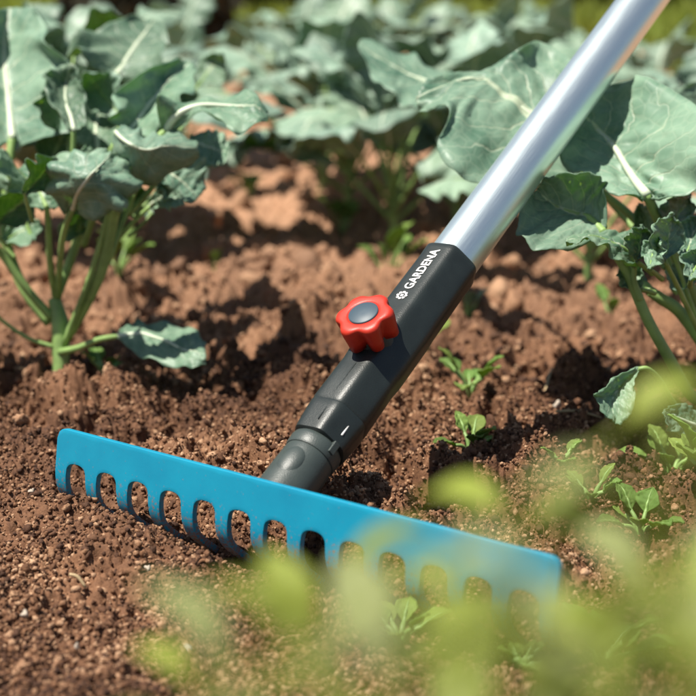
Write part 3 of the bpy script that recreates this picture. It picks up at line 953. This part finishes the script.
# small crinkled inner leaves around the heart
rg = random.Random(5)
for i, (cx, cy, s, zz) in enumerate([(30, 190, 26, 1.25), (86, 208, 24, 1.26), (12, 210, 28, 1.2), (112, 214, 26, 1.27), (72, 225, 20, 1.22), (136, 200, 22, 1.27), (20, 232, 22, 1.24), (56, 150, 34, 1.3), (142, 122, 30, 1.33), (40, 120, 34, 1.36), (88, 120, 36, 1.38), (180, 104, 26, 1.36), (62, 178, 28, 1.27), (-10, 195, 30, 1.25), (104, 96, 30, 1.30), (60, 110, 30, 1.25), (210, 70, 20, 1.5), (150, 165, 26, 1.25), (120, 182, 22, 1.22), (34, 60, 30, 1.42), (100, 34, 30, 1.5), (40, 176, 24, 1.13)]):
    a = rg.uniform(-1.1, 1.1)
    ux, uy = math.sin(a) * s, -math.cos(a) * s
    vx, vy = -uy * rg.uniform(.6, .8), ux * rg.uniform(.6, .8)
    z1, z2 = rg.uniform(-.03, .02), rg.uniform(-.03, .03)
    b0 = (cx - ux, cy - uy)
    add_leaf(lp_, pl((b0[0] - 2, b0[1], zz), (cx - vx, cy - vy, zz + z1), (cx + ux * .6 - vx * .8, cy + uy * .6 - vy * .8, zz + z1), (cx + ux, cy + uy, zz + z2)),
             pl((b0[0], b0[1], zz), (cx, cy, zz + .015), (cx + ux * .6, cy + uy * .6, zz + .012), (cx + ux * 1.05, cy + uy * 1.05, zz + z2)),
             pl((b0[0] + 2, b0[1], zz), (cx + vx, cy + vy, zz - z1 * .5), (cx + ux * .6 + vx * .8, cy + uy * .6 + vy * .8, zz), (cx + ux, cy + uy, zz + z2)),
             petiole=(pl((57, 302, 1.245), ((57 + b0[0]) / 2, (302 + b0[1]) / 2 + 6, (1.24 + zz) / 2)) if i == 99 else pl((57 * .25 + b0[0] * .75, 302 * .25 + b0[1] * .75, 1.24 * .25 + zz * .75), (57 * .1 + b0[0] * .9, 302 * .1 + b0[1] * .9, 1.24 * .1 + zz * .9))), rib=.0008, ruffle=.006, seed=40 + i, freq=3, nu=28, nv=13, rib_mat=M_stem)

# ---------------- right plant
g = G(735, 420)
rp_ = empty('brassica_plant', (g.x, g.y, 0), 'large brassica plant at the right edge with big veined leaves behind the handle', 'brassica')
link('stem', tube_mesh('stem', pl((735, 440, 1.11), (735, 415, 1.11), (728, 385, 1.11), (716, 340, 1.115)), [.0095, .009, .0085, .007], 12, 20), M_stem, rp_)
# R1 broad leaf crossing behind the handle, tip bent left
add_leaf(rp_, pl((574, 186, 1.13), (520, 180, 1.10), (472, 192, 1.09), (448, 142, 1.10), (446, 112, 1.12), (420, 112, 1.15)), pl((580, 172, 1.14), (556, 140, 1.15), (530, 113, 1.16), (500, 90, 1.165), (470, 78, 1.17), (416, 98, 1.155)), pl((590, 170, 1.14), (590, 100, 1.16), (546, 44, 1.20), (516, 52, 1.19), (474, 70, 1.185), (426, 80, 1.17)),
         petiole=pl((716, 345, 1.115), (690, 290, 1.12), (640, 225, 1.13), (600, 190, 1.14)), rib=.0017, pucker=.0018, ruffle=.0055, seed=21, freq=3, nu=64, nv=25, lobes=.10)
# R1b the lighter tongue of leaf left of it
add_leaf(rp_, pl((455, 108, 1.34), (425, 112, 1.32), (400, 104, 1.32), (380, 84, 1.34), (360, 50, 1.38)), pl((462, 88, 1.34), (440, 86, 1.35), (414, 76, 1.37), (390, 64, 1.38), (358, 44, 1.40)), pl((462, 78, 1.35), (444, 68, 1.38), (416, 58, 1.40), (390, 46, 1.41), (362, 38, 1.42)),
         petiole=pl((716, 350, 1.12), (660, 260, 1.17), (560, 150, 1.22), (490, 100, 1.22)), rib=.0014, ruffle=.004, seed=22, freq=3, nu=44)
# R2 large right leaf
add_leaf(rp_, pl((640, 200, 1.05), (590, 178, 1.07), (560, 150, 1.09), (552, 120, 1.11), (578, 88, 1.14)), pl((647, 198, 1.055), (628, 170, 1.08), (612, 144, 1.10), (597, 128, 1.115), (580, 110, 1.13)), pl((655, 200, 1.05), (694, 190, 1.02), (712, 130, 1.03), (655, 82, 1.10), (604, 88, 1.14)),
         petiole=pl((718, 345, 1.115), (696, 300, 1.11), (668, 240, 1.08)), rib=.0024, pucker=.0018, ruffle=.0055, seed=23, freq=3, nu=64, nv=25, lobes=.10)
# R2b right background leaf, upright at the frame edge
add_leaf(rp_, pl((700, 200, 1.26), (664, 160, 1.27), (662, 110, 1.30), (690, 82, 1.32)), pl((708, 200, 1.26), (704, 160, 1.30), (706, 120, 1.32), (712, 80, 1.34)), pl((716, 200, 1.26), (744, 160, 1.27), (748, 120, 1.3), (722, 82, 1.34)),
         petiole=pl((722, 345, 1.115), (716, 270, 1.13)), rib=.002, ruffle=.005, seed=24, freq=3)
# R3 cupped curly leaf in front: shaded upper inside, pale lower rim
add_leaf(rp_, pl((604, 236, 1.04), (560, 252, 1.015), (530, 246, 1.01), (518, 226, 1.02), (528, 196, 1.04)), pl((604, 233, 1.045), (590, 218, 1.055), (574, 212, 1.06), (556, 206, 1.06), (536, 190, 1.055)), pl((606, 228, 1.045), (606, 190, 1.04), (598, 174, 1.035), (572, 170, 1.035), (544, 178, 1.045)),
         petiole=pl((724, 400, 1.10), (694, 398, 1.08), (668, 356, 1.06), (647, 318, 1.05), (628, 274, 1.045), (614, 250, 1.045)), rib=.0022, ruffle=.0024, seed=25, freq=4, nu=60, nv=25, lobes=.06, rib_mat=M_stem)
# R4 wavy dark leaf hanging over the petiole
add_leaf(rp_, pl((640, 262, 1.03), (620, 262, 1.01), (604, 246, 1.0), (586, 240, 1.0), (566, 244, 1.0)), pl((634, 268, 1.04), (626, 250, 1.03), (608, 240, 1.025), (588, 236, 1.02), (566, 241, 1.01)), pl((640, 262, 1.045), (644, 236, 1.045), (620, 232, 1.04), (592, 232, 1.03), (568, 238, 1.02)),
         petiole=pl((640, 300, 1.045), (634, 282, 1.042)), rib=.0012, ruffle=.004, seed=26, freq=4, rib_mat=M_stem)
# small crinkled leaves right of it
for i, q in enumerate([((636, 262), (642, 226), 14, 1.02), ((650, 270), (656, 236), 12, 1.0), ((664, 262), (672, 214), 17, 1.01), ((684, 262), (700, 214), 18, 1.03), ((690, 250), (676, 222), 15, 1.06), ((640, 290), (622, 262), 12, 1.05), ((666, 232), (690, 196), 16, 1.07), ((690, 280), (704, 250), 15, 1.0), ((655, 255), (640, 205), 15, 1.1), ((672, 290), (690, 262), 14, 1.08)]):
    (x0, y0), (x1, y1), hw, zz = q
    dx, dy = x1 - x0, y1 - y0; ll = math.hypot(dx, dy); nx, ny = -dy / ll * hw, dx / ll * hw
    rg = random.Random(i); z1 = rg.uniform(-.02, .02)
    add_leaf(rp_, pl((x0, y0, zz), (x0 + dx * .4 + nx, y0 + dy * .4 + ny, zz + z1), (x0 + dx * .8 + nx * .8, y0 + dy * .8 + ny * .8, zz + z1), (x1, y1, zz + .01)),
             pl((x0, y0, zz + .002), (x0 + dx * .4, y0 + dy * .4, zz + .012), (x0 + dx * .8, y0 + dy * .8, zz + .016), (x1 + dx * .05, y1 + dy * .05, zz + .012)),
             pl((x0, y0, zz + .001), (x0 + dx * .4 - nx, y0 + dy * .4 - ny, zz - z1), (x0 + dx * .8 - nx * .8, y0 + dy * .8 - ny * .8, zz - z1), (x1, y1, zz + .01)),
             petiole=(pl((712, 360, 1.10), ((x0 + 700) / 2, (y0 + 330) / 2, (zz + 1.09) / 2)) if i % 4 == 2 else pl((x0 * .7 + 690 * .3, y0 * .7 + 300 * .3, zz * .7 + 1.09 * .3))), rib=.0010, ruffle=.003, seed=60 + i, freq=3, nu=34, nv=17, lobes=.12, rib_mat=M_stem)
# second thick petiole and its leaf leaving the frame
add_leaf(rp_, pl((650, 290, 1.09), (634, 286, 1.09), (618, 276, 1.10)), pl((651, 291, 1.09), (636, 280, 1.1), (618, 270, 1.11)), pl((652, 292, 1.09), (640, 270, 1.1), (620, 264, 1.12)),
         petiole=pl((724, 380, 1.11), (704, 345, 1.10), (680, 312, 1.095), (660, 298, 1.09)), rib=.0026, ruffle=.003, seed=80, rib_mat=M_stem)
# R5 drooping leaf
add_leaf(rp_, pl((638, 366, 1.02), (618, 376, 1.01), (600, 394, 1.0), (594, 396, 1.0), (604, 416, 1.0)), pl((640, 368, 1.02), (628, 378, 1.02), (616, 392, 1.015), (612, 404, 1.01), (616, 424, 1.005)), pl((640, 370, 1.02), (634, 384, 1.01), (636, 402, 1.005), (630, 416, 1.0), (620, 425, 1.0)),
         petiole=pl((708, 440, 1.08), (692, 424, 1.06), (674, 403, 1.04), (660, 380, 1.03), (648, 369, 1.02)), rib=.0010, ruffle=.002, seed=27, freq=3, rib_mat=M_stem)
# R6 low leaf at the edge
add_leaf(rp_, pl((700, 440, 1.02), (684, 436, 1.01), (668, 428, 1.0), (664, 412, 1.0)), pl((704, 432, 1.03), (692, 424, 1.02), (678, 418, 1.015), (664, 410, 1.01)), pl((706, 420, 1.04), (694, 408, 1.03), (680, 404, 1.02), (664, 408, 1.01)),
         petiole=pl((724, 425, 1.09), (716, 428, 1.06)), rib=.0014, ruffle=.003, seed=28)


# ------------------------------------------------------------------ small weeds
def weed(name, base, leaves, label, group=None, mat=None, cat='weed', stem_r=.0008):
    """leaves: list of (x,y,z offset of the leaf base, x,y,z offset of the tip, half width)"""
    r = empty(name, base, label, cat, group)
    for i, (a, b, hw) in enumerate(leaves):
        a = base + Vector(a); b = base + Vector(b)
        t = (b - a); sd = t.cross(Vector((0, 0, 1)));
        sd = sd.normalized() if sd.length > 1e-6 else Vector((1, 0, 0))
        up = sd.cross(t).normalized()
        md = [a, a + t * .35 + up * hw * .25, a + t * .7 + up * hw * .25, b]
        pr = [.08, 1, .85, .05]
        Lp = [m - sd * hw * q + up * hw * .25 * q for m, q in zip(md, pr)]
        Rp = [m + sd * hw * q + up * hw * .25 * q for m, q in zip(md, pr)]
        add_leaf(r, Lp, md, Rp, mat or M_weed, [base + Vector((0, 0, -.004)), (base + a) / 2 + Vector((0, 0, .002))], stem_r, nu=22, nv=11, ruffle=hw * .18, freq=3, seed=i * 3 + int(abs(base.x) * 1000), pucker=.0004, lobes=.14, rib_mat=M_stem)
    return r


def rosette(px, py, n, size, label, seed, name='seedling', el=35, mat=None, group='seedlings sprouting between the rows'):
    rg = random.Random(seed); g = G(px, py); g.z = H(g.x, g.y)
    lv = []
    for i in range(n):
        a = i * 2.399 + rg.uniform(-.4, .4); e = rad(el + rg.uniform(-20, 20)); s = size * rg.uniform(.6, 1.15)
        d = Vector((math.cos(a) * math.cos(e), math.sin(a) * math.cos(e), math.sin(e)))
        lv.append((d * s * .45 + Vector((0, 0, s * .15)), d * s * 1.15 + Vector((0, 0, s * .1)), s * .22 * rg.uniform(.8, 1.3)))
    return weed(name, g, lv, label, group, mat)


rosette(470, 402, 7, .034, 'yellowish green seedling in front of the clods right of the black socket', 1)
rosette(424, 372, 5, .034, 'pale broad-leaved seedling close against the black socket', 2)
rosette(120, 300, 6, .045, 'blurred light green seedling between the leaf stems and the shadow', 3, el=50)
rosette(104, 378, 7, .024, 'tiny round-leaved seedling at the foot of the left brassica stem', 4)
rosette(388, 275, 6, .055, 'blurred leafy seedling above the socket in open soil', 5, el=55)
rosette(344, 218, 5, .05, 'blurred seedling under the middle brassica clump', 6, el=50)
rosette(328, 500, 6, .018, 'little pale seedling beside the grey neck of the rake', 7)
rosette(610, 322, 4, .030, 'thin seedling in the shaded furrow behind the drooping leaf', 8, el=65)
rosette(468, 318, 3, .045, 'blue-green young leaves just behind the top of the socket', 9, el=60, mat=M_leaf)
rosette(248, 192, 5, .04, 'faint green seedling in far bare soil left of the middle clump', 10, el=55)
rosette(215, 270, 4, .022, 'tiny seedling in the open soil left of the red knob', 12, el=60)

# serrated weed at the lower right
for (px, py, n, s, sd, lab) in [(672, 470, 8, .031, 21, 'nettle-like weed with toothed leaves below the drooping brassica leaf'), (640, 545, 8, .026, 22, 'broad hairy weed right of the rake head end'), (590, 530, 7, .022, 23, 'low crinkled weed just behind the near end of the rake head'), (705, 520, 8, .045, 24, 'leafy weed cut by the right frame edge'), (560, 500, 6, .018, 25, 'small weed on the soil above the near part of the rake head'), (470, 470, 6, .026, 26, 'small weed behind the middle of the near half of the rake head'), (520, 655, 7, .017, 27, 'low weed in front of the last tines'), (600, 665, 9, .04, 28, 'bushy low weed in front of the rake head end'), (400, 640, 7, .026, 29, 'small weed half hidden by the blurred sprigs in front')]:
    rosette(px, py, n, s, lab, sd, 'weed', 38, group='weeds around the near end of the rake')


# ------------------------------------------------------------------ blurred sprigs close to the lens
def sprig(px, py, Z, n, size, seed, label):
    """a slender branching weed rooted in the ground whose upper leaves stand near (px, py)"""
    rg = random.Random(seed)
    top = P(px, py, Z)
    base = Vector((top.x + rg.uniform(-.03, .03), top.y + rg.uniform(-.02, .03), 0)); base.z = H(base.x, base.y)
    r = empty('weed_sprig', base, label, 'weed', 'blurred sprigs in front of the lens')
    path = [base - Vector((0, 0, .01)), base.lerp(top, .35) + Vector((rg.uniform(-.01, .01), 0, 0)), base.lerp(top, .7), top]
    link('stem', tube_mesh('stem', path, [.0014, .0012, .0009, .0005], 7, 20), M_sprig, r)
    Q = crom(path, 50)
    V = []; Fc = []
    lv = []
    for i in range(n):
        f = 1 - .55 * (i / n) ** 1.2
        c = Vector(Q[int(f * 49)])
        a = i * 2.4 + rg.uniform(-.5, .5); e = rg.uniform(-.1, .8)
        d = Vector((math.cos(a) * math.cos(e), math.sin(a) * math.cos(e), math.sin(e)))
        s = size * rg.uniform(.6, 1.2)
        a0 = c + d * s * rg.uniform(.1, .8); b0 = a0 + d * s
        sd = d.cross(Vector((rg.uniform(-.3, .3), rg.uniform(-.3, .3), 1))).normalized(); up = sd.cross(d)
        hw = s * .24
        nu, nv = 9, 5
        i0 = len(V)
        for u_ in range(nu):
            uu = u_ / (nu - 1); ww = hw * math.sin(math.pi * min(1, uu * .92 + .06)) ** .7
            for v_ in range(nv):
                vv = v_ / (nv - 1) * 2 - 1
                V.append(a0 + d * s * uu + sd * ww * vv + up * (ww * .35 * vv * vv + s * .12 * math.sin(uu * 3) - s * .15 * uu * uu))
        for f4 in grid_faces(nu, nv): Fc.append(tuple(int(q) + i0 for q in f4))
        # stalk
        i0 = len(V); w_ = sd * .0004
        V += [c - w_, c + w_, a0 + w_, a0 - w_]; Fc.append((i0, i0 + 1, i0 + 2, i0 + 3))
    fo = link('foliage', pymesh('foliage', V, Fc), M_sprig if seed % 5 in (0, 2, 3) else M_pale, r)
    so = fo.modifiers.new('t', 'SOLIDIFY'); so.thickness = .0003
    return r


SPR = [
    (580, 455, .32, 5, .022, 'sprig reaching highest over the right soil'),
    (530, 500, .20, 10, .010, 'fine sprig veiling the soil between socket and drooping leaf'),
    (640, 470, .20, 9, .010, 'fine sprig veiling the drooping leaf'),
    (690, 530, .19, 14, .011, 'fine sprig veiling the weeds at the right edge'),
    (625, 610, .19, 14, .011, 'fine sprig right beside the last tine'),
    (420, 665, .19, 15, .011, 'fine sprig under the middle tines'),
    (310, 690, .19, 14, .011, 'fine sprig veiling the soil at the lower left of the green'),
    (520, 670, .20, 12, .010, 'fine sprig veiling the near half of the tines'),
    (200, 690, .20, 12, .011, 'fine sprig at the far left of the bottom edge'),
    (470, 500, .33, 4, .018, 'sprig over the soil above the near half of the rake head'),
    (665, 500, .30, 7, .024, 'sprig near the right frame edge'),
    (660, 560, .30, 7, .024, 'sprig right of the rake head end'),
    (330, 600, .31, 6, .020, 'sprig below the middle of the rake head'),
    (215, 650, .30, 7, .020, 'sprig at the left end of the green veil'),
    (400, 640, .28, 7, .022, 'sprig in the middle of the green veil'),
    (490, 665, .24, 10, .018, 'sprig in front of the last tines'),
    (640, 655, .24, 12, .018, 'sprig filling the lower right'),
    (690, 590, .24, 13, .018, 'sprig cut by the right frame edge'),
    (330, 630, .26, 11, .020, 'sprig low in the picture left of centre'),
    (450, 670, .21, 14, .015, 'sprig low in the picture at the centre'),
    (560, 670, .21, 16, .015, 'sprig low in the picture right of centre'),
    (270, 680, .24, 12, .018, 'sprig at the bottom edge towards the left'),
    (380, 680, .21, 16, .015, 'sprig at the bottom edge left of the centre'),
    (660, 680, .21, 16, .015, 'sprig in the bottom right corner'),
]
for i, (px, py, Z, n, s, lab) in enumerate(SPR):
    sprig(px, py, Z, n, s, 100 + i, 'out-of-focus yellow-green ' + lab)


# ------------------------------------------------------------------ stones and straws
def stone(px, py, r, label, seed, mat=None, name='pebble'):
    g = G(px, py); z = H(g.x, g.y)
    V, Fc = scatter(np.array([0.0]), np.array([0.0]), np.array([r]), 2, np.random.default_rng(seed), .3, zoff=np.array([0.0]))
    o = link(name, mesh_from(name, V, Fc), mat or M_stone)
    o.location = (g.x, g.y, z + .002)
    return tag(o, label, 'pebble', 'pale pebbles on the soil')


stone(555, 420, .0045, 'white pebble on the clods between socket and drooping leaf', 1)
stone(148, 577, .0018, 'pale pebble in the fine soil below the fourth tine', 2)
stone(76, 645, .0017, 'small grey pebble near the bottom left', 3)
stone(32, 504, .0016, 'tiny cream pebble left of the head end', 4)
stone(188, 643, .0021, 'cream pebble close to the left end of the green veil', 5)
stone(25, 617, .0021, 'light speck of stone at the left edge of fine soil', 6)
for i, (x0, y0, x1, y1, lab) in enumerate([(545, 395, 552, 375, 'short dry straw standing on the clods'), (555, 446, 600, 441, 'long dry straw lying beside the weed'), (70, 588, 86, 590, 'pale straw bit in the fine raked soil'), (20, 384, 50, 377, 'dry orange leaf stalk at the foot of the left brassica')]):
    a = G(x0, y0); b = G(x1, y1); a.z = H(a.x, a.y) + .006; b.z = H(b.x, b.y) + .007
    o = link('straw', tube_mesh('straw', [a, (a + b) / 2 + Vector((0, .001, .002)), b], [.0009, .0012, .0007], 6, 8), M_straw)
    tag(o, lab, 'straw', 'dry straws on the soil')


# ------------------------------------------------------------------ far grass and hedge
def blades(name, x0, x1, y0, y1, n, h, mat, seed, label):
    r = np.random.default_rng(seed)
    x = x0 + (x1 - x0) * r.random(n); y = y0 + (y1 - y0) * r.random(n)
    z = soil_h(x, y); a = r.random(n) * 6.28; hh = h * (.5 + r.random(n)); wv = .012 + .012 * r.random(n)
    lx = r.normal(size=n) * .35 * hh; ly = r.normal(size=n) * .35 * hh
    V = np.zeros((n, 4, 3))
    V[:, 0] = np.stack([x - np.cos(a) * wv, y - np.sin(a) * wv, z], -1)
    V[:, 1] = np.stack([x + np.cos(a) * wv, y + np.sin(a) * wv, z], -1)
    V[:, 2] = np.stack([x + lx + np.cos(a) * wv * .3, y + ly, z + hh], -1)
    V[:, 3] = np.stack([x + lx - np.cos(a) * wv * .3, y + ly, z + hh], -1)
    Fq = np.arange(n * 4).reshape(-1, 4)
    o = link(name, mesh_from(name, V.reshape(-1, 3), Fq), mat)
    return tag(o, label, 'grass', kind='stuff')


blades('grass', -4.5, 4.5, 5.6, 12, 26000, .10, M_grass, 5, 'sunlit yellow-green grass beyond the vegetable rows')

blades('grass', .98, 3.2, 3.9, 5.7, 9000, .05, M_grass, 6, 'bright grass strip at the right, beyond the last brassicas')


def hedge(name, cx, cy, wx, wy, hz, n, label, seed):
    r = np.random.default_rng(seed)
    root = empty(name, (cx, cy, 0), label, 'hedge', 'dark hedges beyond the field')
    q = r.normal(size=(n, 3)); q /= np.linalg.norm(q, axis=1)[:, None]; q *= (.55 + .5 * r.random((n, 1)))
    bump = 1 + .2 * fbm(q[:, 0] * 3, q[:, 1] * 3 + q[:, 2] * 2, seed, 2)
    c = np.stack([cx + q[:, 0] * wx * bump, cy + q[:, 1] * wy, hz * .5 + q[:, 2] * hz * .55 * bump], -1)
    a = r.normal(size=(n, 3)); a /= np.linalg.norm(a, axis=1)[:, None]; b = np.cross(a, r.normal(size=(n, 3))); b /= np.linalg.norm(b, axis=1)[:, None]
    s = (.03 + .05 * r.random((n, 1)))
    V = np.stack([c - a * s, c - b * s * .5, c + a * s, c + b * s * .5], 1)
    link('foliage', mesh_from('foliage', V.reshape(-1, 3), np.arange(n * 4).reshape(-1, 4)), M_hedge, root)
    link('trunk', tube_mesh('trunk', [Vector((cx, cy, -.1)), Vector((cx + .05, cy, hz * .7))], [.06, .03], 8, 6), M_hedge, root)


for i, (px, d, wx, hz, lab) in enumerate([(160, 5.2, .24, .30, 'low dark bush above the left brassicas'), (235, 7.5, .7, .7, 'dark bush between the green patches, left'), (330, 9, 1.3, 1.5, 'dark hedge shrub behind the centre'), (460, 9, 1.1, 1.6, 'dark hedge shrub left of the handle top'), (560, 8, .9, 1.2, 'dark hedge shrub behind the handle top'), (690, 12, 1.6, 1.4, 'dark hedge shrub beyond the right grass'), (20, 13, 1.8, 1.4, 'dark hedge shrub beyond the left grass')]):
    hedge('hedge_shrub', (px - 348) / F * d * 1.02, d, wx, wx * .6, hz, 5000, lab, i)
